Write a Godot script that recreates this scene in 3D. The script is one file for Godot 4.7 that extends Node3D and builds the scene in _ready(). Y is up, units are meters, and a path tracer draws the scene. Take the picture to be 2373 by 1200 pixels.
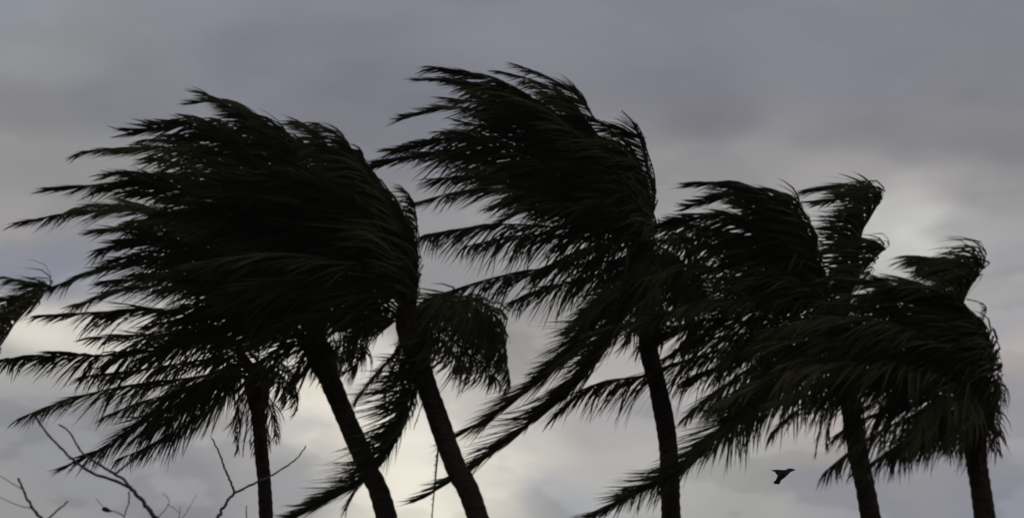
extends Node3D

const EYE := Vector3(0, 1.6, 0)
const PITCH := 20.0
const LENS := 15.40874
const WIND := Vector3(-1, -0.06, 0.05)

var rng := RandomNumberGenerator.new()
var leaf_material: StandardMaterial3D
var stalk_material: StandardMaterial3D
var bark_material: StandardMaterial3D
var dead_material: StandardMaterial3D
var branch_material: StandardMaterial3D
var feather_material: StandardMaterial3D


# ---------------------------------------------------------------- helpers
# a sight line of the photograph (2373 x 1200) followed to the upright plane that lies `depth` metres away
func at(px: float, py: float, depth: float) -> Vector3:
	var tall := tan(deg_to_rad(LENS / 2.0))
	var nx := (px - 1186.5) / 1186.5 * tall * 1024.0 / 517.0
	var ny := (600.0 - py) / 600.0 * tall
	var p := deg_to_rad(PITCH)
	var ray := Vector3(nx, ny * cos(p) + sin(p), -(cos(p) - ny * sin(p)))
	return EYE + ray * (depth / -ray.z)


func numbered(parent: Node, called: String) -> String:
	if not parent.has_node(called):
		return called
	var n := 1
	while parent.has_node("%s_%03d" % [called, n]):
		n += 1
	return "%s_%03d" % [called, n]


func thing(called: String, label: String, category: String, where: Vector3, group := "") -> Node3D:
	var o := Node3D.new()
	o.name = numbered(self, called)
	add_child(o, true)
	o.position = where
	o.set_meta("label", label)
	o.set_meta("category", category)
	if group:
		o.set_meta("group", group)
	return o


func part(called: String, mesh: Mesh, m: Material, parent: Node) -> MeshInstance3D:
	var o := MeshInstance3D.new()
	o.name = numbered(parent, called)
	o.mesh = mesh
	o.material_override = null
	mesh.surface_set_material(0, m)
	parent.add_child(o, true)
	return o


func soup(v: PackedVector3Array, n: PackedVector3Array, c: PackedColorArray, i: PackedInt32Array) -> ArrayMesh:
	var a := []
	a.resize(Mesh.ARRAY_MAX)
	a[Mesh.ARRAY_VERTEX] = v
	a[Mesh.ARRAY_NORMAL] = n
	if c.size():
		a[Mesh.ARRAY_COLOR] = c
	a[Mesh.ARRAY_INDEX] = i
	var mesh := ArrayMesh.new()
	mesh.add_surface_from_arrays(Mesh.PRIMITIVE_TRIANGLES, a)
	return mesh


# a smooth line through the points, `count` + 1 samples evenly spaced along it
func line(points: PackedVector3Array, count: int) -> PackedVector3Array:
	var fine := PackedVector3Array()
	var last := points.size() - 1
	for k in last:
		var p0 := points[maxi(k - 1, 0)]
		var p3 := points[mini(k + 2, last)]
		for s in 12:
			fine.append(points[k].cubic_interpolate(points[k + 1], p0, p3, s / 12.0))
	fine.append(points[last])
	var total := 0.0
	for k in fine.size() - 1:
		total += fine[k].distance_to(fine[k + 1])
	var out := PackedVector3Array([fine[0]])
	var gone := 0.0
	var want := total / count
	for k in fine.size() - 1:
		var step := fine[k].distance_to(fine[k + 1])
		while out.size() <= count and gone + step >= want * out.size() - 1e-6 and step > 0:
			out.append(fine[k].lerp(fine[k + 1], clampf((want * out.size() - gone) / step, 0, 1)))
		gone += step
	while out.size() <= count:
		out.append(fine[-1])
	return out


func tube(path: PackedVector3Array, radii: PackedFloat32Array, sides: int, origin: Vector3, flat := 1.0) -> ArrayMesh:
	var v := PackedVector3Array()
	var n := PackedVector3Array()
	var idx := PackedInt32Array()
	var last := path.size() - 1
	var side := Vector3.ZERO
	for k in path.size():
		var t := (path[mini(k + 1, last)] - path[maxi(k - 1, 0)]).normalized()
		if k == 0:
			side = t.cross(Vector3(0.2, 0.3, 1)).normalized()
		side = (side - t * t.dot(side)).normalized()
		var other := t.cross(side)
		for s in sides:
			var a := TAU * s / sides
			var d := side * cos(a) + other * sin(a) * flat
			v.append(path[k] + d * radii[k] - origin)
			n.append(d.normalized())
		if k:
			for s in sides:
				var b := (k - 1) * sides
				var q := (s + 1) % sides
				idx.append_array([b + s, b + sides + s, b + q, b + q, b + sides + s, b + sides + q])
	v.append(path[last] - origin)
	n.append((path[last] - path[last - 1]).normalized())
	v.append(path[0] - origin)
	n.append((path[0] - path[1]).normalized())
	for s in sides:
		var q := (s + 1) % sides
		idx.append_array([last * sides + s, v.size() - 2, last * sides + q, s, q, v.size() - 1])
	return soup(v, n, PackedColorArray(), idx)


func px_path(points: Array, depth: float, dz := 0.0) -> PackedVector3Array:
	var out := PackedVector3Array()
	var n := points.size() / 2
	for k in n:
		out.append(at(points[2 * k], points[2 * k + 1], depth - dz * k / maxf(1, n - 1)))
	return out


# ---------------------------------------------------------------- palms
# A frond: its stalk from the crown through the points, two rows of leaflets that the wind sweeps away.
# how = [towards the camera (m), leaflet length (m), pull of the wind, pull of gravity]
func frond(palm: Node3D, crown: Vector3, depth: float, how: Array, points: Array, dead := false, density := 1.0) -> void:
	var ctrl := PackedVector3Array()
	var n := points.size() / 2
	var reach: float = how[0]
	var start := crown + Vector3(rng.randf_range(-0.08, 0.08), rng.randf_range(-0.12, 0.12), rng.randf_range(-0.08, 0.08))
	ctrl.append(start)
	for k in n:
		var u := float(k + 1) / n
		ctrl.append(at(points[2 * k], points[2 * k + 1], depth - reach * sin(u * 1.45) / sin(1.45)))
	var count := 30
	var path := line(ctrl, count)
	var length := 0.0
	for k in count:
		length += path[k].distance_to(path[k + 1])
	var radii := PackedFloat32Array()
	var thick := clampf(length * 0.011, 0.008, 0.038)
	for k in count + 1:
		var u := float(k) / count
		radii.append(lerpf(thick, 0.004, pow(u, 0.65)))
	var stalk := part("dead_frond" if dead else "frond", tube(path, radii, 6, palm.position, 0.75), dead_material if dead else stalk_material, palm)
	var size: float = how[1] * (1.32 if how[1] > 0.25 else 1.0)
	var wind: float = how[2]
	var hang: float = how[3]
	var roll := rng.randf_range(-0.6, 0.6)
	var v := PackedVector3Array()
	var nn := PackedVector3Array()
	var cc := PackedColorArray()
	var idx := PackedInt32Array()
	var pairs := int(clampf(length / 0.027 * density, 44, 190))
	var tone := rng.randf_range(0.7, 1.25)
	var warm := rng.randf_range(0.0, 1.0)
	var gust := rng.randf_range(0, TAU)
	var blow := WIND.rotated(Vector3(0, 0, 1), rng.randf_range(-0.2, 0.16)).rotated(Vector3.UP, rng.randf_range(-0.35, 0.35))
	for p in pairs:
		var u := lerpf(0.13, 0.995, (p + rng.randf_range(-0.3, 0.3)) / pairs)
		var f := clampf(u, 0.0, 0.9999) * count
		var k := int(f)
		var here := path[k].lerp(path[k + 1], f - k)
		var t := (path[mini(k + 2, count)] - path[maxi(k - 1, 0)]).normalized()
		var side := t.cross(Vector3(-0.6, 0.7, 0.25)).normalized().rotated(t, roll)
		var shape := minf(1.0, 0.45 + u * 2.2) * lerpf(1.0, 0.42, smoothstep(0.55, 1.0, u))
		for s in [-1.0, 1.0]:
			if rng.randf() < (0.35 if dead else 0.03):
				continue
			var open := deg_to_rad(lerpf(62.0, 24.0, u) + rng.randf_range(-9, 9))
			var first: Vector3 = t * cos(open) + side * (s * sin(open))
			var swing := 0.2 * sin(u * 17.0 + gust) + 0.12 * sin(u * 43.0 + 2.0 * gust) + rng.randf_range(-0.18, 0.18)
			var limp := rng.randf_range(0.55, 1.25)
			var then: Vector3 = (blow * (wind + swing) + Vector3(rng.randf_range(-0.1, 0.1), -hang * rng.randf_range(0.6, 1.35) + swing, rng.randf_range(-0.16, 0.16)) + t * 0.24 + side * (s * 0.22)).normalized()
			var long := size * shape * rng.randf_range(0.78, 1.12)
			if rng.randf() < 0.06:
				long *= rng.randf_range(0.35, 0.7)
			var wide := (0.014 if dead else 0.0150) * rng.randf_range(0.75, 1.15) * clampf(size / 0.65, 0.6, 1.1)
			var dir := first
			var pos := here
			var across: Vector3 = (t - dir * t.dot(dir))
			across = (across.normalized() if across.length() > 0.05 else side).rotated(dir, rng.randf_range(-0.9, 0.9))
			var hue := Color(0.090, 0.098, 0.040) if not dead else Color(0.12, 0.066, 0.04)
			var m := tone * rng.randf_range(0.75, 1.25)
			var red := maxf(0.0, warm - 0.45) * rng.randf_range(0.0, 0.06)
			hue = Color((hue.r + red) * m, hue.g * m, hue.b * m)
			var base := v.size()
			for g in 5:
				if g:
					dir = first.lerp(then, smoothstep(-0.12, limp, g / 4.0)).normalized()
					pos += dir * (long / 4.0)
				var w: float = wide * [0.42, 0.92, 0.8, 0.45, 0.0][g]
				across = (across - dir * across.dot(dir)).normalized()
				var normal: Vector3 = dir.cross(across)
				if g < 4:
					v.append(pos + across * w - palm.position)
					v.append(pos - across * w - palm.position)
					nn.append(normal)
					nn.append(normal)
					cc.append(hue)
					cc.append(hue)
				else:
					v.append(pos - palm.position)
					nn.append(normal)
					cc.append(hue)
			for g in 3:
				var b := base + 2 * g
				idx.append_array([b, b + 2, b + 1, b + 2, b + 3, b + 1])
			idx.append_array([base + 6, base + 8, base + 7])
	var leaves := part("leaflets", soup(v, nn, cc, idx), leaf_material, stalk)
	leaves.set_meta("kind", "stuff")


# Trunk from the ground to the crown: `points` in the photograph, top first; `thick` its radius there in metres
func make_palm(label: String, depth: float, crown_px: Array, points: Array, thick: float) -> Dictionary:
	var crown := at(crown_px[0], crown_px[1], depth)
	var seen := px_path(points, depth)
	var low := seen[-1]
	var lean := (low - seen[-2]).normalized()
	var drop := low.y
	var foot := Vector3(low.x + lean.x / maxf(0.2, -lean.y) * drop * 0.55, 0, low.z + rng.randf_range(-0.4, 0.4))
	var ctrl := PackedVector3Array([crown + Vector3(0, 0.05, 0)])
	ctrl.append_array(seen)
	ctrl.append(low.lerp(foot, 0.5) + Vector3(lean.x * 0.35, 0, 0))
	ctrl.append(foot + Vector3(0, -0.15, 0))
	var palm := thing("palm_tree", label, "palm tree", foot, "coconut palms bent by the storm wind")
	var count := 190
	var path := line(ctrl, count)
	var radii := PackedFloat32Array()
	for k in count + 1:
		var u := float(k) / count
		var h := path[k].y
		var r := thick * (0.88 + 0.22 * u) + 0.13 * exp(-maxf(h, 0) * 2.2) + 0.04 * exp(-u * 30)
		r *= 1.0 + 0.035 * sin(h * TAU / 0.15 + 1.6 * sin(h * 3.0 + depth)) + 0.02 * sin(h * 7.3 + depth) + rng.randf_range(-0.022, 0.022)
		radii.append(r)
	part("trunk", tube(path, radii, 18, foot), bark_material, palm)
	# the heart of the crown: old leaf bases that clasp the stem
	for k in 9:
		var a := TAU * k / 9 * 2.0 + 0.4
		var up := (path[0] - path[4]).normalized()
		var out := Vector3(cos(a), 0, sin(a))
		var b0 := path[7] + out * thick * 0.7
		var pts := PackedVector3Array([b0 - up * 0.22, b0 + out * 0.03 + up * 0.1, b0 + out * 0.05 + up * 0.28, b0 + out * 0.01 + up * (0.42 + 0.05 * (k % 3))])
		part("leaf_base", tube(line(pts, 8), PackedFloat32Array([0.04, 0.065, 0.075, 0.075, 0.07, 0.06, 0.045, 0.035, 0.02]), 7, foot, 0.6), dead_material, palm)
	return {"node": palm, "crown": crown, "depth": depth}


func f(p: Dictionary, how: Array, points: Array, density := 1.0) -> void:
	frond(p.node, p.crown, p.depth, how, points, false, density)


func dead(p: Dictionary, how: Array, points: Array) -> void:
	frond(p.node, p.crown, p.depth, how, points, true)


# more fronds of the same fan, between each and the next, at other depths
func fan(p: Dictionary, list: Array, between := 1) -> void:
	for k in list.size():
		f(p, list[k][0], list[k][1])
		if k == 0:
			continue
		var a: Array = list[k - 1]
		var b: Array = list[k]
		for e in between:
			var mix := (e + 1.0) / (between + 1.0) + rng.randf_range(-0.15, 0.15)
			var n := mini(a[1].size(), b[1].size()) / 2
			var pts := []
			for q in n:
				var u := (q + 1.0) / n * rng.randf_range(0.92, 0.98) * (0.78 if e % 2 == 0 else 0.9)
				pts.append_array(spot(p, a[1], u, b[1], mix))
			var how: Array = a[0].duplicate()
			how[0] = -lerpf(a[0][0], b[0][0], mix) * 0.8 + rng.randf_range(-0.5, 0.5)
			f(p, how, pts)


func spot(p: Dictionary, a: Array, u: float, b: Array, mix: float) -> Array:
	var pa := along(a, u)
	var pb := along(b, u)
	var q := pa.lerp(pb, mix)
	return [q.x, q.y]


func along(a: Array, u: float) -> Vector2:
	var n := a.size() / 2
	var t := clampf(u * n - 1.0, 0.0, n - 1.001)
	var k := int(t)
	return Vector2(a[2 * k], a[2 * k + 1]).lerp(Vector2(a[2 * k + 2], a[2 * k + 3]), t - k)


# ---------------------------------------------------------------- surfaces
func noise(seed_: int, freq: float, octaves := 4) -> FastNoiseLite:
	var n := FastNoiseLite.new()
	n.seed = seed_
	n.noise_type = FastNoiseLite.TYPE_SIMPLEX_SMOOTH
	n.frequency = freq
	n.fractal_octaves = octaves
	return n


func noise_map(n: FastNoiseLite, low: Color, high: Color, normal := false) -> NoiseTexture2D:
	var t := NoiseTexture2D.new()
	t.width = 512
	t.height = 512
	t.seamless = true
	t.noise = n
	if normal:
		t.as_normal_map = true
		t.bump_strength = 6.0
	else:
		var g := Gradient.new()
		g.set_color(0, low)
		g.set_color(1, high)
		t.color_ramp = g
	return t


func lin(r: float, g: float, b: float) -> Color:
	return Color(r, g, b).linear_to_srgb()


func surface(low: Color, high: Color, seed_: int, freq: float, scale_: Vector3, rough: float) -> StandardMaterial3D:
	var m := StandardMaterial3D.new()
	m.albedo_texture = noise_map(noise(seed_, freq), low, high)
	m.normal_enabled = true
	m.normal_texture = noise_map(noise(seed_ + 1, freq * 1.5), low, high, true)
	m.uv1_triplanar = true
	m.uv1_world_triplanar = true
	m.uv1_scale = scale_
	m.roughness = rough
	m.metallic_specular = 0.3
	return m


func make_materials() -> void:
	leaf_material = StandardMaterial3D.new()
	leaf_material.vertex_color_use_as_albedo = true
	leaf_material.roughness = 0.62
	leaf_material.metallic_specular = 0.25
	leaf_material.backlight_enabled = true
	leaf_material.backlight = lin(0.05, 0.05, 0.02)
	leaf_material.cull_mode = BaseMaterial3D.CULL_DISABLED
	stalk_material = surface(lin(0.06, 0.048, 0.02), lin(0.13, 0.09, 0.04), 3, 0.01, Vector3(1.5, 1.5, 1.5), 0.7)
	dead_material = surface(lin(0.06, 0.03, 0.018), lin(0.15, 0.075, 0.045), 7, 0.02, Vector3(2, 2, 2), 0.9)
	bark_material = surface(lin(0.035, 0.026, 0.019), lin(0.13, 0.096, 0.07), 11, 0.012, Vector3(0.9, 2.2, 0.9), 0.95)
	branch_material = surface(lin(0.14, 0.125, 0.115), lin(0.28, 0.25, 0.23), 17, 0.02, Vector3(2, 2, 2), 0.9)
	feather_material = surface(lin(0.008, 0.008, 0.009), lin(0.02, 0.02, 0.022), 23, 0.03, Vector3(6, 6, 6), 0.6)


# ---------------------------------------------------------------- sky
# The cloud cover: brightness and colour of the cloud deck at directions [azimuth, elevation, r, g, b]; beyond them the deck goes on, dimmed behind the camera to keep the palms dark.
func make_sky() -> Image:
	var deck := [
	[-16.4, 26.5, 142, 146, 155], [-11.2, 26.9, 138, 141, 150], [0.6, 27.3, 131, 132, 143], [7.4, 27.1, 129, 131, 142], [16.1, 26.3, 130, 132, 142], [-14.5, 25.3, 140, 141, 146], [-15.8, 25.4, 144, 145, 147], [-8.3, 25.6, 126, 128, 140],
	[-4.1, 25.1, 120, 122, 134], [5.9, 25.4, 124, 126, 138], [11.5, 25.1, 128, 130, 142], [15.9, 24.3, 128, 129, 136], [-15.2, 23.8, 134, 134, 138], [-12.4, 24.3, 128, 130, 138], [-5.4, 23.9, 125, 126, 135], [6.5, 23.9, 124, 122, 130],
	[11.3, 23.5, 130, 129, 134], [15.7, 22.7, 132, 130, 134], [-15.6, 22.2, 148, 148, 147], [-13.6, 22.1, 146, 147, 146], [-15.8, 20.6, 153, 149, 149], [9.9, 23.2, 134, 133, 136], [12.6, 22.8, 134, 132, 136], [14.3, 22.8, 133, 132, 135],
	[14.5, 21.7, 150, 148, 149], [11.2, 22.2, 154, 151, 151], [13.2, 21.8, 166, 163, 163], [-14.4, 19.5, 140, 143, 156], [-15.7, 19.3, 140, 143, 155], [5.2, 22.2, 146, 145, 146], [7.9, 22.8, 148, 146, 147], [9.9, 22.5, 156, 153, 153],
	[13.9, 22.0, 162, 159, 160], [12.3, 21.4, 184, 183, 180], [12.5, 21.0, 202, 201, 197], [13.6, 20.4, 158, 157, 157], [15.5, 21.2, 150, 148, 150], [12.2, 20.1, 200, 200, 197], [15.5, 19.1, 152, 152, 157], [15.0, 18.4, 170, 169, 168],
	[15.3, 17.1, 160, 158, 162], [15.3, 16.2, 178, 168, 166], [15.1, 15.0, 158, 156, 162], [14.9, 12.5, 138, 140, 152], [-14.9, 17.1, 214, 208, 195], [-13.4, 17.2, 206, 200, 190], [-15.2, 16.0, 156, 155, 153], [-14.7, 14.4, 142, 143, 148],
	[-12.8, 13.2, 142, 143, 146], [-15.0, 12.1, 146, 144, 144], [-10.3, 13.2, 148, 148, 154], [-9.7, 12.4, 140, 140, 145], [-8.8, 14.7, 160, 158, 158], [-6.5, 15.6, 226, 219, 201], [-5.5, 14.7, 232, 224, 207], [-6.6, 14.8, 186, 184, 182],
	[-6.9, 13.3, 160, 160, 163], [-4.5, 16.3, 208, 202, 196], [-4.1, 15.1, 230, 222, 209], [-3.1, 13.5, 234, 228, 210], [-3.2, 12.4, 230, 224, 205], [-1.7, 12.9, 218, 211, 198], [-0.9, 18.3, 150, 148, 148], [0.6, 17.9, 158, 156, 152],
	[-1.7, 20.0, 150, 150, 152], [2.6, 14.7, 166, 163, 160], [-0.1, 13.8, 218, 211, 198], [1.4, 14.6, 192, 187, 180], [1.0, 13.2, 172, 171, 172], [3.2, 14.8, 160, 158, 160], [3.3, 13.4, 174, 172, 168], [1.5, 12.5, 160, 162, 165],
	[3.5, 16.5, 186, 180, 176], [6.0, 12.9, 164, 163, 160], [7.1, 12.6, 160, 159, 155], [8.1, 14.1, 160, 158, 155], [8.9, 14.7, 176, 166, 164], [9.1, 13.0, 146, 147, 155], [7.2, 14.0, 166, 165, 160], [11.8, 12.3, 144, 145, 153],
	[7.4, 12.3, 158, 158, 155], [12.9, 13.0, 148, 148, 154], [6.2, 19.4, 170, 168, 168]]
	var cells := []
	for d in deck:
		cells.append([d[0], d[1], Color(d[2] / 255.0, d[3] / 255.0, d[4] / 255.0).srgb_to_linear()])
	# the mean cover, on a grid of a third of a degree
	var step := 0.34
	var gw := 170
	var gh := 130
	var grid := []
	for gy in gh:
		for gx in gw:
			var sx := -29.0 + gx * step
			var sy := gy * step
			var sum := Color(0, 0, 0, 0)
			var total := 1e-9
			for e in cells:
				var dx: float = (sx - e[0]) * 0.6
				var dy: float = sy - e[1]
				var k := 1.0 / pow(dx * dx + dy * dy * 1.6 + 0.2, 2.0)
				sum += e[2] * k
				total += k
			grid.append(sum / total)
	var big := noise(41, 1.6, 5)
	var small := noise(43, 5.0, 5)
	var fine := noise(53, 15.0, 5)
	var warp := noise(47, 6.0, 6)
	var w := 1024
	var h := 512
	var data := PackedFloat32Array()
	data.resize(w * h * 3)
	for y in h:
		for x in w:
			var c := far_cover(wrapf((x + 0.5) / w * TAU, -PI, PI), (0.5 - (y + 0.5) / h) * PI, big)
			var o := (y * w + x) * 3
			data[o] = c.r
			data[o + 1] = c.g
			data[o + 2] = c.b
	var image := Image.create_from_data(w, h, false, Image.FORMAT_RGBF, data.to_byte_array())
	w = 4096
	h = 2048
	image.resize(w, h, Image.INTERPOLATE_CUBIC)
	for y in range(int(h * (0.5 - 38.5 / 180.0)), int(h * (0.5 - 1.0 / 180.0))):
		var el := (0.5 - (y + 0.5) / h) * PI
		var eld := rad_to_deg(el)
		var ce := cos(el)
		for xx in range(-310, 310):
			var az := (xx + 0.5) / w * TAU
			var azd := rad_to_deg(az)
			var off := maxf(absf(azd) * ce - 15.5, maxf(eld - 28.5, 11.5 - eld))
			if off > 9.5:
				continue
			var dir := Vector3(sin(az) * ce, sin(el) * 1.8, -cos(az) * ce)
			var lower := smoothstep(25.0, 15.0, eld)
			var sx := azd + (0.9 + 1.0 * lower) * warp.get_noise_3dv(dir)
			var sy := eld + (0.6 + 0.7 * lower) * warp.get_noise_3dv(dir + Vector3(9, 3, 5))
			var fx := clampf((sx + 29.0) / step, 0, gw - 1.01)
			var fy := clampf(sy / step, 0, gh - 1.01)
			var g := int(fy) * gw + int(fx)
			var top: Color = grid[g].lerp(grid[g + 1], fx - int(fx))
			var low: Color = grid[g + gw].lerp(grid[g + gw + 1], fx - int(fx))
			var cover := top.lerp(low, fy - int(fy))
			var tear := small.get_noise_3dv(dir * Vector3(1.6, 2.4, 1.6))
			var rag := fine.get_noise_3dv(dir * Vector3(1.0, 1.7, 1.0))
			var edge := smoothstep(-0.02, 0.07, tear + 0.35 * rag) - 0.5
			cover *= 1.0 + 0.06 * tear + (0.035 + 0.04 * lower) * rag + (0.02 + 0.11 * lower) * edge
			var grey := cover.get_luminance()
			cover = cover.lerp(Color(grey, grey, grey * 1.03), 0.15)
			var old := image.get_pixel(posmod(xx, w), y)
			image.set_pixel(posmod(xx, w), y, cover.lerp(old, smoothstep(0.0, 9.5, off)))
	return image


# the cloud deck away from the view: darker behind the camera, a little glow low ahead
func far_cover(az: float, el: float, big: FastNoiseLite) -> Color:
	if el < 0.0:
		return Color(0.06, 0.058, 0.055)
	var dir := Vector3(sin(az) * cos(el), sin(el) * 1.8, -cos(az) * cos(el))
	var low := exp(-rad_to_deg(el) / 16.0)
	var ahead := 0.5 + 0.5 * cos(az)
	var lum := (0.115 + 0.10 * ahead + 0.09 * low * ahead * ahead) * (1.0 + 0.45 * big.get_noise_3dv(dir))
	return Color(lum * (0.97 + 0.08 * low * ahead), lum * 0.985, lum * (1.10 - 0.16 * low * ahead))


func _ready() -> void:
	rng.seed = 20240611
	var camera := Camera3D.new()
	camera.name = "camera"
	camera.position = EYE
	camera.rotation_degrees = Vector3(PITCH, 0, 0)
	camera.fov = LENS
	camera.near = 0.1
	camera.far = 4000.0
	var lens := CameraAttributesPhysical.new()
	lens.frustum_focal_length = 12.0 / tan(deg_to_rad(LENS / 2.0))
	lens.frustum_focus_distance = 60.0
	lens.frustum_near = 0.1
	lens.frustum_far = 4000.0
	lens.exposure_aperture = 2.2
	camera.attributes = lens
	add_child(camera)

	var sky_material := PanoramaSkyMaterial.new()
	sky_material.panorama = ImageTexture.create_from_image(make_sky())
	var around := WorldEnvironment.new()
	around.name = "surroundings"
	var e := Environment.new()
	e.background_mode = Environment.BG_SKY
	e.sky = Sky.new()
	e.sky.sky_material = sky_material
	e.tonemap_mode = Environment.TONE_MAPPER_LINEAR
	e.tonemap_exposure = 1.0
	e.sdfgi_enabled = true
	e.ssao_enabled = true
	e.ssil_enabled = true
	e.fog_enabled = true
	e.fog_density = 0.0005
	e.fog_light_color = Color(0.86, 0.87, 0.9)
	around.environment = e
	add_child(around)

	var sun := DirectionalLight3D.new()
	sun.name = "sun"
	sun.light_energy = 0.15
	sun.light_color = Color(1.0, 0.93, 0.82)
	sun.light_angular_distance = 12.0
	sun.rotation_degrees = Vector3(-14, 177, 0)
	sun.shadow_enabled = true
	add_child(sun)

	make_materials()

	# ---- the setting
	var ground := MeshInstance3D.new()
	ground.name = "ground"
	var sheet := PlaneMesh.new()
	sheet.size = Vector2(3000, 3000)
	ground.mesh = sheet
	var soil := surface(lin(0.025, 0.032, 0.014), lin(0.075, 0.075, 0.04), 31, 0.01, Vector3(0.25, 0.25, 0.25), 0.95)
	sheet.material = soil
	ground.set_meta("kind", "structure")
	ground.set_meta("label", "dark grassy ground under the palms")
	add_child(ground)

	# ---- palm with the short straight trunk at the left, behind the others
	var a := make_palm("slim palm with straight upright trunk at left, ragged skirt under its low crown", 27.5, [598, 870], [598, 950, 606, 1050, 617, 1210], 0.112)
	fan(a, [
		[[1.2, 0.6, 0.5, 0.5], [520, 775, 400, 722, 250, 722, 92, 732]],
		[[1.0, 0.62, 0.4, 0.75], [520, 800, 420, 800, 300, 822, 120, 824, 0, 834]],
		[[0.7, 0.62, 0.4, 0.75], [540, 845, 470, 872, 300, 893, 160, 925, 48, 967]],
		[[0.5, 0.62, 0.45, 0.7], [550, 860, 450, 915, 350, 965, 240, 1035, 150, 1082]],
		[[-0.6, 0.55, 0.25, 0.95], [550, 880, 490, 945, 400, 1000, 330, 1040, 275, 1062]],
	])
	f(a, [0.4, 0.5, 0.5, 0.6], [560, 800, 470, 760, 330, 790, 240, 850])
	f(a, [0.9, 0.6, 0.4, 0.8], [540, 870, 450, 890, 380, 930, 300, 1000])
	f(a, [-0.9, 0.55, 0.4, 0.8], [550, 865, 480, 900, 420, 950, 390, 990])
	f(a, [0.5, 0.4, 0.5, 0.7], [620, 830, 655, 850, 682, 900, 690, 950])
	f(a, [-0.5, 0.45, 0.5, 0.7], [625, 850, 650, 885, 665, 930])
	f(a, [0.3, 0.5, 0.8, 0.3], [600, 790, 570, 740, 480, 730])
	for s in [[555, 940, 548, 1050], [575, 960, 562, 1060], [630, 960, 642, 1030], [615, 965, 628, 1050], [585, 950, 580, 1040], [560, 930, 535, 985]]:
		dead(a, [rng.randf_range(-0.3, 0.3), 0.2, 0.1, 0.9], s)

	for s in [[570, 930, 550, 1040], [625, 940, 645, 1020], [600, 940, 592, 1045], [555, 920, 545, 1010]]:
		dead(a, [rng.randf_range(0.1, 0.5), 0.36, 0.1, 0.9], s)

	# ---- palm whose thick trunk leans left: the big crown at the left
	var b := make_palm("broad left palm on a thick trunk leaning left, fronds streaming furthest left", 25.0, [728, 795], [752, 850, 800, 965, 852, 1085, 900, 1215], 0.148)
	fan(b, [
		[[0.4, 0.62, 0.9, 0.12], [755, 560, 700, 380, 610, 278, 530, 235, 452, 240]],
		[[0.9, 0.62, 0.9, 0.1], [735, 600, 680, 420, 590, 300, 540, 250, 470, 213]],
		[[1.3, 0.65, 0.8, 0.25], [700, 590, 590, 390, 450, 300, 380, 292, 296, 308]],
		[[-0.9, 0.65, 0.8, 0.25], [680, 600, 560, 430, 420, 352, 330, 343, 188, 350]],
		[[1.6, 0.65, 0.7, 0.35], [670, 640, 520, 500, 380, 430, 260, 425, 112, 440]],
		[[-1.2, 0.65, 0.6, 0.4], [660, 660, 500, 540, 370, 492, 200, 488, 44, 516]],
		[[1.5, 0.6, 0.7, 0.35], [650, 700, 520, 610, 400, 565, 320, 560, 228, 582]],
		[[-1.0, 0.65, 0.6, 0.45], [640, 720, 500, 640, 380, 610, 240, 622, 112, 668]],
		[[1.0, 0.62, 0.6, 0.5], [640, 745, 540, 690, 430, 665, 300, 668, 175, 705]],
		[[-0.5, 0.62, 0.5, 0.55], [640, 770, 560, 750, 470, 770, 390, 800, 330, 830]],
	], 2)
	f(b, [0.2, 0.65, 1.0, 0.05], [790, 620, 800, 450, 760, 340, 690, 283])
	f(b, [-0.8, 0.65, 1.0, 0.05], [770, 620, 770, 450, 700, 340, 600, 300, 560, 300])
	f(b, [-1.4, 0.65, 1.0, 0.2], [740, 620, 680, 480, 560, 420, 440, 420])
	f(b, [1.5, 0.65, 1.0, 0.2], [720, 640, 640, 520, 520, 480, 380, 500])
	f(b, [0.3, 0.5, 0.6, 0.5], [690, 790, 640, 810, 600, 850, 560, 900])
	f(b, [0.8, 0.45, 0.5, 0.6], [770, 770, 830, 775, 850, 800, 840, 830])
	f(b, [-0.6, 0.45, 0.5, 0.6], [780, 790, 820, 800, 830, 840, 800, 860])
	f(b, [0.4, 0.4, 0.4, 0.8], [700, 830, 690, 870, 680, 905])
	f(b, [0.9, 0.45, 0.6, 0.5], [760, 740, 830, 735, 880, 760])

	f(b, [0.9, 0.5, 0.5, 0.7], [740, 800, 720, 850, 690, 880])
	f(b, [1.0, 0.5, 0.6, 0.6], [720, 790, 680, 800, 640, 840, 610, 880])
	f(b, [0.7, 0.45, 0.3, 0.9], [750, 800, 765, 830, 760, 870])

	# ---- palm in front of it, right of the leaning trunk
	var c := make_palm("palm left of centre with leaning trunk, small drooping frond fan on its right", 24.0, [948, 745], [975, 850, 1012, 960, 1055, 1080, 1112, 1215], 0.148)
	fan(c, [
		[[0.3, 0.6, 1.1, 0.1], [964, 650, 960, 575, 928, 500, 872, 430, 834, 350]],
		[[0.8, 0.7, 1.1, 0.05], [955, 630, 915, 500, 850, 405, 800, 325, 735, 284]],
		[[-0.6, 0.7, 1.1, 0.1], [940, 630, 880, 500, 810, 420, 740, 350, 640, 330]],
		[[1.1, 0.75, 1.0, 0.15], [935, 640, 870, 520, 760, 450, 640, 420, 480, 430]],
		[[-1.2, 0.75, 1.0, 0.2], [925, 660, 840, 560, 700, 510, 560, 510, 420, 540]],
		[[1.3, 0.7, 0.9, 0.3], [915, 690, 820, 620, 680, 590, 520, 600, 380, 640]],
		[[-0.9, 0.7, 0.8, 0.4], [905, 720, 820, 680, 700, 670, 560, 690, 430, 740]],
		[[0.8, 0.6, 0.6, 0.6], [900, 745, 820, 720, 740, 730, 650, 760, 560, 810]],
	], 2)
	f(c, [0.2, 0.4, 1.0, 0.1], [967, 660, 966, 560, 960, 480, 935, 440])
	f(c, [0.5, 0.6, 0.75, 0.5], [1005, 700, 1080, 688, 1135, 715, 1165, 790, 1182, 892], 1.3)
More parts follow.
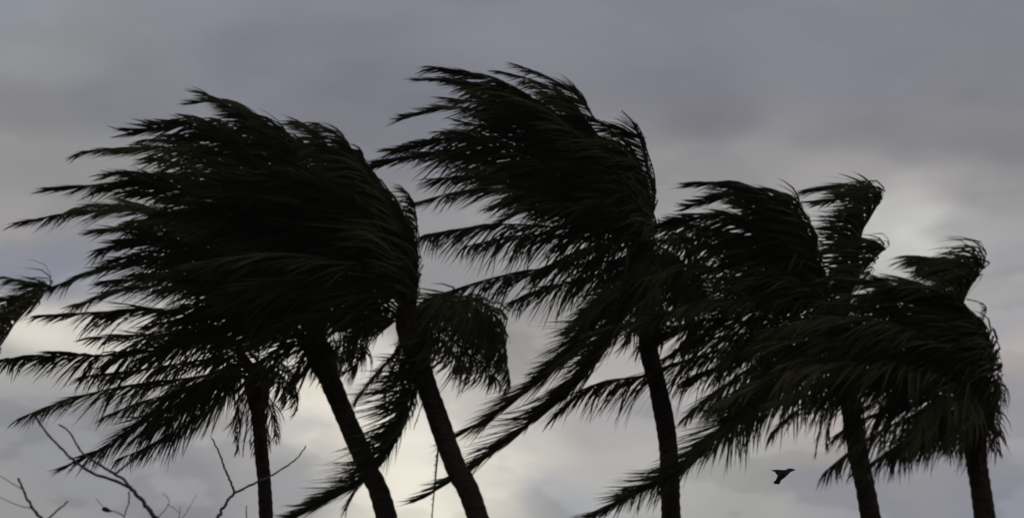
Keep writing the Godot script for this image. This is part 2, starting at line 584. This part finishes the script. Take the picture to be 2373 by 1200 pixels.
	f(c, [-0.4, 0.6, 0.7, 0.5], [1000, 715, 1075, 705, 1130, 740, 1160, 840], 1.3)
	f(c, [0.2, 0.6, 0.6, 0.6], [1005, 720, 1060, 720, 1110, 760, 1140, 830], 1.3)
	f(c, [0.9, 0.5, 0.4, 0.8], [1000, 705, 1060, 700, 1100, 730, 1130, 800])
	f(c, [0.2, 0.5, 0.6, 0.5], [1000, 760, 1050, 790, 1090, 830, 1150, 880])
	f(c, [0.6, 0.5, 0.6, 0.3], [985, 760, 1030, 800, 1080, 850])
	f(c, [0.4, 0.3, 0.3, 0.7], [915, 820, 875, 860, 845, 900, 812, 945])
	f(c, [0.2, 0.2, 0.3, 0.7], [905, 830, 850, 890, 822, 930])
	f(c, [-0.3, 0.3, 0.2, 0.9], [935, 850, 930, 920, 912, 1000])
	f(c, [0.3, 0.3, 0.2, 0.9], [920, 830, 900, 880, 890, 950])
	f(c, [0.3, 0.6, 0.9, 0.15], [965, 870, 945, 960, 900, 1045, 820, 1125, 740, 1165, 670, 1205])
	f(c, [0.5, 0.4, 0.3, 0.8], [950, 890, 930, 990, 890, 1050, 845, 1100, 800, 1180])
	f(c, [0.6, 0.8, 1.0, 0.04], [952, 890, 910, 1020, 858, 1105, 770, 1155, 675, 1205], 1.3)
	f(c, [0.2, 0.45, 0.4, 0.6], [905, 735, 860, 750, 820, 790, 790, 850])
	for s in [[925, 800, 895, 850], [985, 880, 960, 990], [1000, 900, 995, 985]]:
		dead(c, [rng.randf_range(-0.3, 0.3), 0.18, 0.1, 0.9], s)
	dead(c, [-0.3, 0.07, 0.6, 0.3], [1000, 900, 1016, 1000, 1010, 1100, 1002, 1190, 1000, 1290])

	# ---- the tallest one in the middle
	var d := make_palm("tallest palm in the middle, its crown reaching highest with a torn tip", 26.0, [1488, 570], [1496, 660, 1502, 800, 1525, 900, 1548, 1030, 1556, 1215], 0.142)
	f(d, [0.3, 0.5, 1.1, 0.1], [1515, 470, 1500, 390, 1486, 322, 1486, 316, 1440, 302, 1388, 284, 1330, 216, 1262, 174, 1195, 152])
	fan(d, [
		[[0.6, 0.62, 1.1, 0.1], [1500, 460, 1465, 405, 1395, 375, 1300, 280, 1190, 200, 1095, 172, 1002, 157]],
		[[-0.7, 0.65, 1.0, 0.15], [1485, 460, 1420, 390, 1330, 325, 1220, 240, 1100, 200, 1030, 180]],
		[[1.0, 0.65, 0.9, 0.25], [1465, 450, 1340, 310, 1210, 230, 1100, 192, 980, 186]],
		[[-1.2, 0.65, 0.9, 0.3], [1450, 470, 1310, 350, 1180, 275, 1060, 248, 936, 274]],
		[[1.3, 0.65, 0.8, 0.35], [1440, 500, 1300, 410, 1160, 345, 1030, 325, 905, 352]],
		[[-1.1, 0.65, 0.7, 0.45], [1430, 520, 1300, 445, 1150, 385, 1000, 358, 850, 386]],
		[[1.2, 0.6, 0.6, 0.5], [1430, 535, 1310, 480, 1180, 440, 1080, 440, 960, 470]],
	], 2)
	f(d, [0.9, 0.8, 0.35, 0.85], [1430, 545, 1300, 528, 1150, 520, 985, 543])
	f(d, [-0.8, 0.62, 0.35, 0.85], [1440, 560, 1320, 545, 1200, 545, 1080, 570])
	f(d, [0.7, 0.75, 0.35, 0.85], [1440, 600, 1320, 614, 1150, 642, 988, 692])
	f(d, [-0.6, 0.6, 0.4, 0.8], [1450, 610, 1380, 640, 1290, 660, 1180, 700])
	f(d, [0.5, 0.82, 0.9, 0.35], [1450, 640, 1390, 740, 1300, 840, 1190, 930, 1055, 1012])
	f(d, [0.9, 0.85, 0.9, 0.3], [1460, 660, 1410, 800, 1300, 920, 1180, 1020, 1080, 1090, 988, 1152])
	f(d, [-0.6, 0.75, 0.9, 0.3], [1455, 650, 1400, 720, 1330, 800, 1250, 870])
	f(d, [1.0, 0.6, 0.8, 0.4], [1465, 670, 1430, 760, 1360, 860, 1260, 960])
	f(d, [0.2, 0.65, 1.1, 0.2], [1510, 480, 1490, 420, 1440, 395, 1370, 380])
	f(d, [-0.9, 0.65, 1.1, 0.25], [1505, 490, 1470, 420, 1380, 370, 1280, 350])
	f(d, [1.4, 0.65, 1.0, 0.3], [1490, 490, 1420, 420, 1320, 390, 1200, 400])
	f(d, [-1.5, 0.65, 1.0, 0.3], [1480, 510, 1400, 450, 1290, 430, 1150, 480])
	f(d, [1.6, 0.65, 0.9, 0.4], [1475, 530, 1380, 490, 1260, 480, 1140, 520])
	f(d, [0.8, 0.65, 0.9, 0.4], [1510, 520, 1470, 470, 1400, 470, 1330, 520])
	f(d, [0.4, 0.4, 0.7, 0.4], [1530, 590, 1580, 620, 1620, 660, 1652, 706])
	f(d, [-0.4, 0.4, 0.7, 0.5], [1520, 610, 1560, 660, 1580, 720])
	f(d, [0.6, 0.55, 0.7, 0.5], [1470, 640, 1450, 700, 1430, 770])
	f(d, [0.1, 0.08, 0.9, -0.1], [1515, 460, 1502, 390, 1490, 322, 1476, 292, 1440, 254], 0.6)
	f(d, [0.0, 0.1, 0.6, 0.1], [1518, 440, 1500, 350, 1478, 318, 1498, 319])

	f(d, [0.9, 0.6, 0.4, 0.8], [1500, 640, 1480, 730, 1450, 800])
	f(d, [0.7, 0.55, 0.5, 0.7], [1530, 610, 1570, 640, 1600, 690, 1612, 760], 1.2)
	f(d, [0.2, 0.5, 0.5, 0.8], [1525, 590, 1565, 600, 1605, 635, 1640, 700], 1.2)
	f(d, [1.0, 0.55, 0.5, 0.7], [1505, 640, 1525, 720, 1530, 790])
	f(d, [0.5, 0.6, 0.6, 0.6], [1460, 630, 1400, 710, 1350, 790])
	f(d, [1.1, 0.6, 0.8, 0.4], [1470, 640, 1420, 760, 1330, 880, 1230, 970])

	f(d, [0.6, 0.6, 0.8, 0.5], [1522, 530, 1500, 470, 1440, 455, 1350, 490], 1.2)
	f(d, [-0.4, 0.6, 0.7, 0.6], [1515, 545, 1480, 500, 1410, 500, 1310, 545], 1.2)
	f(d, [0.9, 0.6, 0.5, 0.8], [1470, 575, 1410, 570, 1340, 585, 1240, 640], 1.2)
	f(d, [0.4, 0.55, 0.5, 0.7], [1500, 530, 1460, 540, 1400, 580, 1340, 650], 1.2)
	f(d, [0.7, 0.5, 0.5, 0.7], [1530, 548, 1560, 545, 1592, 570, 1625, 630], 1.3)
	f(d, [-0.5, 0.5, 0.5, 0.7], [1525, 570, 1550, 585, 1580, 640, 1600, 700], 1.3)
	f(d, [1.1, 0.5, 0.4, 0.9], [1505, 600, 1515, 660, 1510, 740], 1.2)
	f(d, [0.8, 0.5, 0.8, 0.4], [1475, 600, 1440, 640, 1390, 700, 1320, 770], 1.2)

	f(d, [0.5, 0.5, 1.0, 0.2], [1500, 450, 1466, 386, 1392, 338, 1335, 258, 1260, 195, 1160, 165])
	f(d, [-0.4, 0.5, 1.0, 0.25], [1490, 450, 1440, 375, 1372, 312, 1305, 238, 1215, 188])
	f(d, [0.8, 0.5, 1.0, 0.3], [1495, 440, 1455, 380, 1385, 345, 1320, 300, 1240, 245])

	f(d, [0.3, 0.55, 1.0, 0.15], [1505, 450, 1478, 375, 1440, 338, 1385, 318, 1330, 250], 1.2)

	# ---- the palm right of it
	var g := make_palm("palm at right whose crown has two fronds snapped back to the left", 25.2, [1932, 730], [1942, 800, 1968, 930, 1990, 1060, 2020, 1215], 0.142)
	fan(g, [
		[[0.3, 0.55, 1.1, 0.1], [1905, 645, 1890, 560, 1858, 485, 1815, 448, 1765, 436]],
		[[0.6, 0.55, 1.0, 0.15], [1895, 630, 1850, 525, 1785, 460, 1700, 424, 1595, 428]],
		[[-0.6, 0.55, 1.0, 0.2], [1890, 630, 1830, 530, 1760, 470, 1690, 450, 1592, 480]],
		[[0.9, 0.6, 0.7, 0.5], [1880, 650, 1800, 570, 1700, 520, 1620, 508, 1532, 518]],
		[[-0.8, 0.6, 0.7, 0.5], [1870, 680, 1790, 620, 1710, 600, 1620, 640]],
		[[1.0, 0.6, 0.6, 0.5], [1860, 700, 1760, 690, 1650, 700, 1540, 735, 1400, 760, 1330, 825]],
	], 2)
	f(g, [0.2, 0.72, 1.3, 0.2], [1978, 660, 1990, 570, 2005, 515, 2040, 462, 2040, 462, 1995, 432, 1880, 436], 1.3)
	f(g, [-0.2, 0.6, 1.3, 0.15], [1975, 660, 1985, 560, 2012, 510, 2036, 470, 2036, 470, 1990, 452, 1890, 470], 1.1)
	f(g, [0.3, 0.45, 1.2, 0.3], [1968, 680, 2000, 625, 2048, 578, 2048, 578, 2005, 556, 1915, 585], 1.6)
	f(g, [-0.3, 0.4, 1.2, 0.35], [1965, 690, 1990, 640, 2030, 590, 1990, 580, 1930, 640])
	f(g, [0.1, 0.16, 1.0, 0.25], [1978, 640, 1988, 560, 1992, 520, 1950, 550, 1905, 585])
	fan(g, [
		[[0.8, 0.65, 0.4, 0.8], [1870, 740, 1760, 740, 1640, 770, 1540, 830]],
		[[-0.7, 0.78, 0.4, 0.85], [1860, 770, 1740, 790, 1620, 825, 1490, 870, 1385, 888, 1290, 955]],
		[[0.9, 0.6, 0.4, 0.85], [1870, 790, 1790, 830, 1700, 880, 1590, 965]],
		[[0.5, 0.6, 0.4, 0.85], [1890, 820, 1810, 900, 1700, 965, 1590, 1075, 1480, 1135, 1355, 1200]],
	], 1)
	f(g, [-0.9, 0.6, 0.4, 0.9], [1890, 800, 1810, 850, 1730, 930, 1650, 1010])
	f(g, [0.9, 0.6, 0.3, 0.9], [1880, 760, 1800, 770, 1720, 800, 1660, 850])
	f(g, [0.6, 0.55, 0.5, 0.6], [1960, 720, 2010, 740, 2060, 800, 2080, 880])
	f(g, [-0.5, 0.55, 0.5, 0.6], [1940, 760, 1960, 800, 1965, 870])
	f(g, [1.0, 0.6, 0.8, 0.4], [1880, 690, 1800, 650, 1720, 660])
	f(g, [-1.2, 0.6, 0.9, 0.3], [1890, 640, 1830, 580, 1750, 560])
	for s in [[1930, 850, 1905, 960, 1890, 1060], [1940, 850, 1925, 950, 1915, 1040], [1975, 860, 2000, 960, 2005, 1060], [1960, 880, 1975, 990, 1985, 1080]]:
		f(g, [rng.randf_range(-0.3, 0.3), 0.28, 0.15, 0.9], s)

	f(g, [1.0, 0.6, 0.5, 0.7], [1920, 760, 1870, 800, 1840, 880])
	f(g, [0.8, 0.6, 0.4, 0.8], [1900, 760, 1840, 780, 1780, 830, 1750, 900])
	f(g, [1.2, 0.55, 0.5, 0.7], [1950, 740, 1980, 790, 2000, 870])
	f(g, [0.7, 0.55, 0.8, 0.4], [1970, 690, 2040, 690, 2090, 740, 2110, 820])

	f(g, [0.4, 0.8, 1.0, 0.08], [1885, 830, 1800, 910, 1700, 975, 1590, 1080, 1480, 1140, 1355, 1205])
	f(g, [0.9, 0.8, 0.25, 0.95], [1890, 830, 1830, 890, 1760, 930, 1680, 990, 1600, 1050])

	f(g, [0.5, 0.62, 0.6, 0.6], [1860, 660, 1740, 572, 1620, 522, 1515, 522], 1.3)
	f(g, [-0.5, 0.6, 0.5, 0.7], [1850, 680, 1720, 600, 1610, 552, 1500, 560], 1.3)
	f(g, [0.9, 0.6, 0.5, 0.7], [1850, 690, 1720, 645, 1610, 610, 1520, 640])
	f(g, [1.2, 0.62, 0.5, 0.7], [1850, 690, 1720, 690, 1600, 705, 1470, 755], 1.2)
	f(g, [0.6, 0.62, 0.5, 0.7], [1850, 705, 1740, 722, 1620, 748, 1480, 800], 1.2)

	# ---- the rightmost palm
	var h := make_palm("rightmost palm with shaggy skirt of dead fronds and a sharply bent frond tip", 22.6, [2258, 925], [2262, 985, 2262, 1060, 2284, 1215], 0.138)
	fan(h, [
		[[0.3, 0.5, 1.1, 0.2], [2292, 860, 2292, 795, 2265, 745, 2215, 712]],
		[[0.7, 0.6, 1.0, 0.2], [2250, 800, 2225, 720, 2160, 665, 2045, 645]],
		[[-0.8, 0.62, 0.9, 0.3], [2235, 820, 2180, 730, 2080, 670, 1960, 640, 1880, 660]],
		[[1.1, 0.62, 0.8, 0.4], [2225, 850, 2140, 780, 2020, 740, 1900, 740, 1790, 765]],
		[[-1.0, 0.62, 0.6, 0.6], [2215, 870, 2110, 810, 1980, 790, 1840, 790, 1690, 800]],
		[[1.0, 0.62, 0.4, 0.8], [2210, 890, 2090, 840, 1940, 840, 1800, 870, 1640, 945]],
		[[-0.6, 0.6, 0.4, 0.85], [2205, 910, 2110, 880, 2000, 890, 1880, 930, 1790, 1000]],
		[[0.7, 0.55, 0.2, 0.95], [2210, 935, 2120, 960, 2010, 1015, 1912, 1092]],
	], 2)
	f(h, [0.2, 0.72, 1.3, 0.3], [2238, 800, 2228, 700, 2278, 621, 2278, 621, 2215, 606, 2118, 594], 1.8)
	f(h, [-0.3, 0.65, 1.3, 0.35], [2240, 810, 2230, 710, 2266, 634, 2266, 634, 2210, 622, 2150, 630], 1.8)
	f(h, [-0.3, 0.55, 1.1, 0.3], [2290, 860, 2290, 800, 2260, 760, 2190, 740])
	f(h, [0.5, 0.45, 0.9, 0.5], [2296, 880, 2298, 835, 2282, 785, 2250, 762])
	f(h, [0.2, 0.12, 1.0, 0.1], [2285, 850, 2275, 760, 2285, 710, 2240, 692])
	f(h, [0.6, 0.5, 0.2, 0.95], [2230, 940, 2160, 975, 2100, 1020, 2040, 1060])
	f(h, [-0.6, 0.5, 0.2, 0.95], [2230, 950, 2180, 1000, 2130, 1040])
	f(h, [0.4, 0.45, 0.5, 0.7], [2290, 890, 2306, 900, 2312, 940])
	f(h, [0.8, 0.5, 0.4, 0.9], [2240, 900, 2200, 900, 2160, 950, 2140, 1010])
	f(h, [-0.2, 0.5, 0.6, 0.7], [2280, 870, 2290, 900, 2300, 960])
	for s in [[2285, 970, 2300, 1040], [2290, 960, 2312, 1010], [2235, 980, 2215, 1060], [2225, 970, 2190, 1050], [2250, 990, 2240, 1070], [2275, 990, 2282, 1060]]:
		dead(h, [rng.randf_range(-0.3, 0.3), 0.24, 0.1, 0.9], s)

	f(h, [0.3, 0.5, 0.7, 0.5], [2282, 880, 2300, 835, 2292, 780, 2268, 745])
	f(h, [0.1, 0.45, 0.5, 0.7], [2285, 890, 2302, 860, 2306, 825, 2300, 795])
	f(h, [0.6, 0.5, 0.9, 0.3], [2270, 830, 2270, 770, 2240, 720, 2180, 690])
	f(h, [1.0, 0.55, 0.4, 0.85], [2230, 920, 2190, 930, 2140, 980, 2110, 1050])
	f(h, [0.5, 0.5, 0.2, 0.95], [2235, 945, 2150, 985, 2060, 1050, 1985, 1090])
	f(h, [0.9, 0.5, 0.3, 0.9], [2250, 940, 2230, 980, 2200, 1030])

	for s in [[2262, 960, 2270, 1060], [2245, 970, 2225, 1075], [2290, 950, 2310, 1045], [2230, 960, 2200, 1060], [2255, 980, 2258, 1085]]:
		dead(h, [rng.randf_range(0.1, 0.5), 0.36, 0.1, 0.9], s)

	# ---- the palm off the left edge, of which one bent frond comes into the picture
	var l := make_palm("palm beyond the left edge, only a bent dark frond tip showing", 23.0, [-95, 900], [-88, 980, -80, 1100, -70, 1215], 0.16)
	f(l, [0.3, 0.5, 1.0, 0.35], [-40, 840, 20, 765, 75, 705, 116, 664, 116, 664, 60, 652, 8, 640])
	f(l, [-0.2, 0.5, 1.0, 0.4], [-50, 850, 0, 800, 50, 725, 90, 690, 40, 690, -40, 700])
	f(l, [0.3, 0.6, 1.0, 0.3], [-120, 760, -200, 660, -330, 610])
	f(l, [-0.6, 0.6, 0.8, 0.4], [-150, 800, -280, 730, -420, 730])
	f(l, [0.7, 0.6, 0.5, 0.7], [-150, 880, -260, 890, -400, 980])
	f(l, [-0.5, 0.6, 0.5, 0.7], [-140, 920, -230, 990, -300, 1080])
	f(l, [0.5, 0.6, 0.7, 0.5], [-110, 780, -160, 720, -260, 720])

	bare_trees()
	bird()


func branch(parent: Node3D, called: String, depth: float, r0: float, r1: float, points: Array, dz := 0.0) -> void:
	var ctrl := px_path(points, depth, dz)
	limb(parent, called, r0, r1, ctrl)


func limb(parent: Node3D, called: String, r0: float, r1: float, ctrl: PackedVector3Array) -> void:
	var count := 22
	var path := line(ctrl, count)
	var radii := PackedFloat32Array()
	for k in count + 1:
		var u := float(k) / count
		radii.append(0.64 * lerpf(r0, r1, u) * (1.0 + 0.08 * sin(k * 2.1 + r0 * 900) + (0.12 if k == count - 1 else 0.0)))
		if k and k < count:
			path[k] += Vector3(rng.randf_range(-1, 1), rng.randf_range(-1, 1), rng.randf_range(-1, 1)) * r1 * 0.5
	part(called, tube(path, radii, 8, parent.position), branch_material, parent)


func bare_tree(label: String, depth: float, foot_px: float, top: Array, r: float) -> Node3D:
	var seen := at(top[0], top[1], depth)
	var foot := at(foot_px, 1200, depth)
	foot.y = 0
	var tree := thing("bare_tree", label, "bare tree", foot, "leafless trees below the palms")
	limb(tree, "trunk", r * 2.4, r, PackedVector3Array([foot + Vector3(0, -0.1, 0), foot.lerp(seen, 0.35) + Vector3(0.12, 0, 0.1), foot.lerp(seen, 0.7) + Vector3(-0.1, 0, 0), seen]))
	return tree


func bare_trees() -> void:
	var t := bare_tree("bare leafless tree at lower left with long thin branches forking up left", 22.0, 420, [372, 1222], 0.045)
	branch(t, "branch", 22.0, 0.045, 0.034, [372, 1222, 345, 1180, 312, 1142, 296, 1124])
	branch(t, "branch", 22.0, 0.03, 0.016, [298, 1128, 262, 1111, 222, 1100, 165, 1062, 108, 1002, 84, 966], 0.8)
	branch(t, "branch", 22.0, 0.03, 0.014, [304, 1134, 288, 1112, 266, 1098, 212, 1065, 182, 1038, 162, 1002, 136, 984], -0.6)
	branch(t, "branch", 22.0, 0.025, 0.012, [266, 1098, 290, 1080, 312, 1058], -0.2)
	branch(t, "twig", 22.0, 0.014, 0.009, [299, 1140, 298, 1165, 288, 1196, 286, 1225], 0.3)
	branch(t, "twig", 22.0, 0.010, 0.005, [288, 1196, 268, 1186, 246, 1180, 222, 1155], 0.3)
	branch(t, "twig", 22.0, 0.009, 0.005, [362, 1204, 385, 1178, 392, 1160, 378, 1142], -0.5)
	branch(t, "twig", 22.0, 0.007, 0.004, [388, 1168, 404, 1178, 415, 1188], -0.5)
	branch(t, "twig", 22.0, 0.008, 0.004, [400, 1230, 430, 1190, 456, 1146], -0.7)
	branch(t, "twig", 22.0, 0.009, 0.006, [402, 1228, 415, 1200, 417, 1174], -0.4)
	var leaf := part("withered_leaf", tube(line(PackedVector3Array([at(238, 1176, 21.7), at(246, 1181, 21.65), at(260, 1185, 21.7)]), 8), PackedFloat32Array([0.004, 0.02, 0.032, 0.036, 0.034, 0.028, 0.02, 0.012, 0.003]), 8, t.position, 0.5), dead_material, t)
	leaf.set_meta("label", "small dark curled leaf on a thin twig")
	var s := bare_tree("small bare tree in the bottom left corner with a short two-way fork", 21.0, 125, [106, 1216], 0.03)
	branch(s, "branch", 21.0, 0.03, 0.017, [106, 1216, 78, 1180, 55, 1140, 42, 1108], 0.4)
	branch(s, "branch", 21.0, 0.02, 0.013, [104, 1212, 128, 1187, 158, 1162], -0.4)
	branch(s, "twig", 21.0, 0.009, 0.005, [52, 1134, 28, 1120, -10, 1096], -0.3)
	branch(s, "twig", 21.0, 0.009, 0.005, [74, 1178, 40, 1170, -10, 1148], -0.3)
	var u := bare_tree("bare forked tree beside the slim upright trunk, arms spread in a wide Y", 25.0, 470, [500, 1212], 0.034)
	branch(u, "branch", 25.0, 0.034, 0.028, [500, 1212, 520, 1172, 545, 1141])
	branch(u, "branch", 25.0, 0.026, 0.015, [545, 1141, 522, 1088, 508, 1050, 491, 1016], 0.5)
	branch(u, "branch", 25.0, 0.026, 0.014, [545, 1141, 590, 1120, 640, 1095, 684, 1066, 708, 1034], -3.0)
	branch(u, "twig", 25.0, 0.015, 0.009, [568, 1232, 571, 1200, 571, 1172], 0.2)
	branch(u, "twig", 25.0, 0.02, 0.015, [498, 1218, 530, 1262, 568, 1232], 0.2)


func lens_shape(v: PackedVector3Array, n: PackedVector3Array, idx: PackedInt32Array, lead: PackedVector3Array, trail: PackedVector3Array, thick: float) -> void:
	# a wing or tail between a leading and a trailing edge, thickest near the leading edge
	var rows := lead.size()
	for side in [1.0, -1.0]:
		var base := v.size()
		for k in rows:
			var up: Vector3 = (trail[mini(k, rows - 1)] - lead[k]).cross(lead[mini(k + 1, rows - 1)] - lead[maxi(k - 1, 0)]).normalized() * side
			for q in 6:
				var u := q / 5.0
				v.append(lead[k].lerp(trail[k], u) + up * thick * (1.0 - 0.8 * k / (rows - 1)) * sqrt(u + 0.001) * (1.0 - u) * 2.0)
				n.append(up)
		for k in rows - 1:
			for q in 5:
				var b := base + k * 6 + q
				if side > 0:
					idx.append_array([b, b + 6, b + 1, b + 1, b + 6, b + 7])
				else:
					idx.append_array([b, b + 1, b + 6, b + 1, b + 7, b + 6])


func bird() -> void:
	var z := 52.0
	var middle := at(1815, 1098, z)
	var o := thing("bird", "small dark bird flying low between the two palms at right", "bird", middle)
	# body: beak and head at the upper right, tail fanned at the lower left
	var spine := line(PackedVector3Array([at(1834, 1086, z - 0.25), at(1827, 1090, z - 0.1), at(1816, 1098, z), at(1806, 1108, z + 0.1), at(1800, 1114, z + 0.18)]), 14)
	var r := PackedFloat32Array([0.004, 0.02, 0.04, 0.05, 0.052, 0.062, 0.08, 0.095, 0.1, 0.098, 0.09, 0.078, 0.06, 0.045, 0.02])
	var mesh := tube(spine, r, 12, middle)
	var arrays := mesh.surface_get_arrays(0)
	var v: PackedVector3Array = arrays[Mesh.ARRAY_VERTEX]
	var n: PackedVector3Array = arrays[Mesh.ARRAY_NORMAL]
	var idx: PackedInt32Array = arrays[Mesh.ARRAY_INDEX]
	var left_lead := PackedVector3Array([at(1822, 1089, z - 0.05) - middle, at(1808, 1088.5, z + 0.1) - middle, at(1798, 1088, z + 0.32) - middle, at(1787, 1089.5, z + 0.5) - middle])
	var left_trail := PackedVector3Array([at(1804, 1108, z + 0.05) - middle, at(1801, 1101, z + 0.3) - middle, at(1795, 1093, z + 0.42) - middle, at(1787.5, 1090.5, z + 0.52) - middle])
	lens_shape(v, n, idx, left_lead, left_trail, 0.02)
	var right_lead := PackedVector3Array([at(1821, 1089, z - 0.1) - middle, at(1828, 1085.5, z - 0.3) - middle, at(1835, 1085.5, z - 0.5) - middle, at(1843, 1088, z - 0.62) - middle])
	var right_trail := PackedVector3Array([at(1816, 1108, z) - middle, at(1825, 1101, z - 0.28) - middle, at(1832, 1094, z - 0.45) - middle, at(1842.5, 1089.5, z - 0.6) - middle])
	lens_shape(v, n, idx, right_lead, right_trail, 0.02)
	var tail_lead := PackedVector3Array([at(1810, 1106, z + 0.1) - middle, at(1804, 1114, z + 0.2) - middle, at(1794, 1120, z + 0.3) - middle])
	var tail_trail := PackedVector3Array([at(1801, 1104, z + 0.12) - middle, at(1798, 1112, z + 0.22) - middle, at(1792, 1117, z + 0.3) - middle])
	lens_shape(v, n, idx, tail_lead, tail_trail, 0.015)
	var tail2_lead := PackedVector3Array([at(1812, 1106, z + 0.1) - middle, at(1810, 1114, z + 0.2) - middle, at(1806, 1122, z + 0.3) - middle])
	var tail2_trail := PackedVector3Array([at(1804, 1108, z + 0.12) - middle, at(1800, 1114, z + 0.22) - middle, at(1793, 1121, z + 0.3) - middle])
	lens_shape(v, n, idx, tail2_lead, tail2_trail, 0.015)
	var m := feather_material.duplicate()
	m.cull_mode = BaseMaterial3D.CULL_DISABLED
	part("body", soup(v, n, PackedColorArray(), idx), m, o)
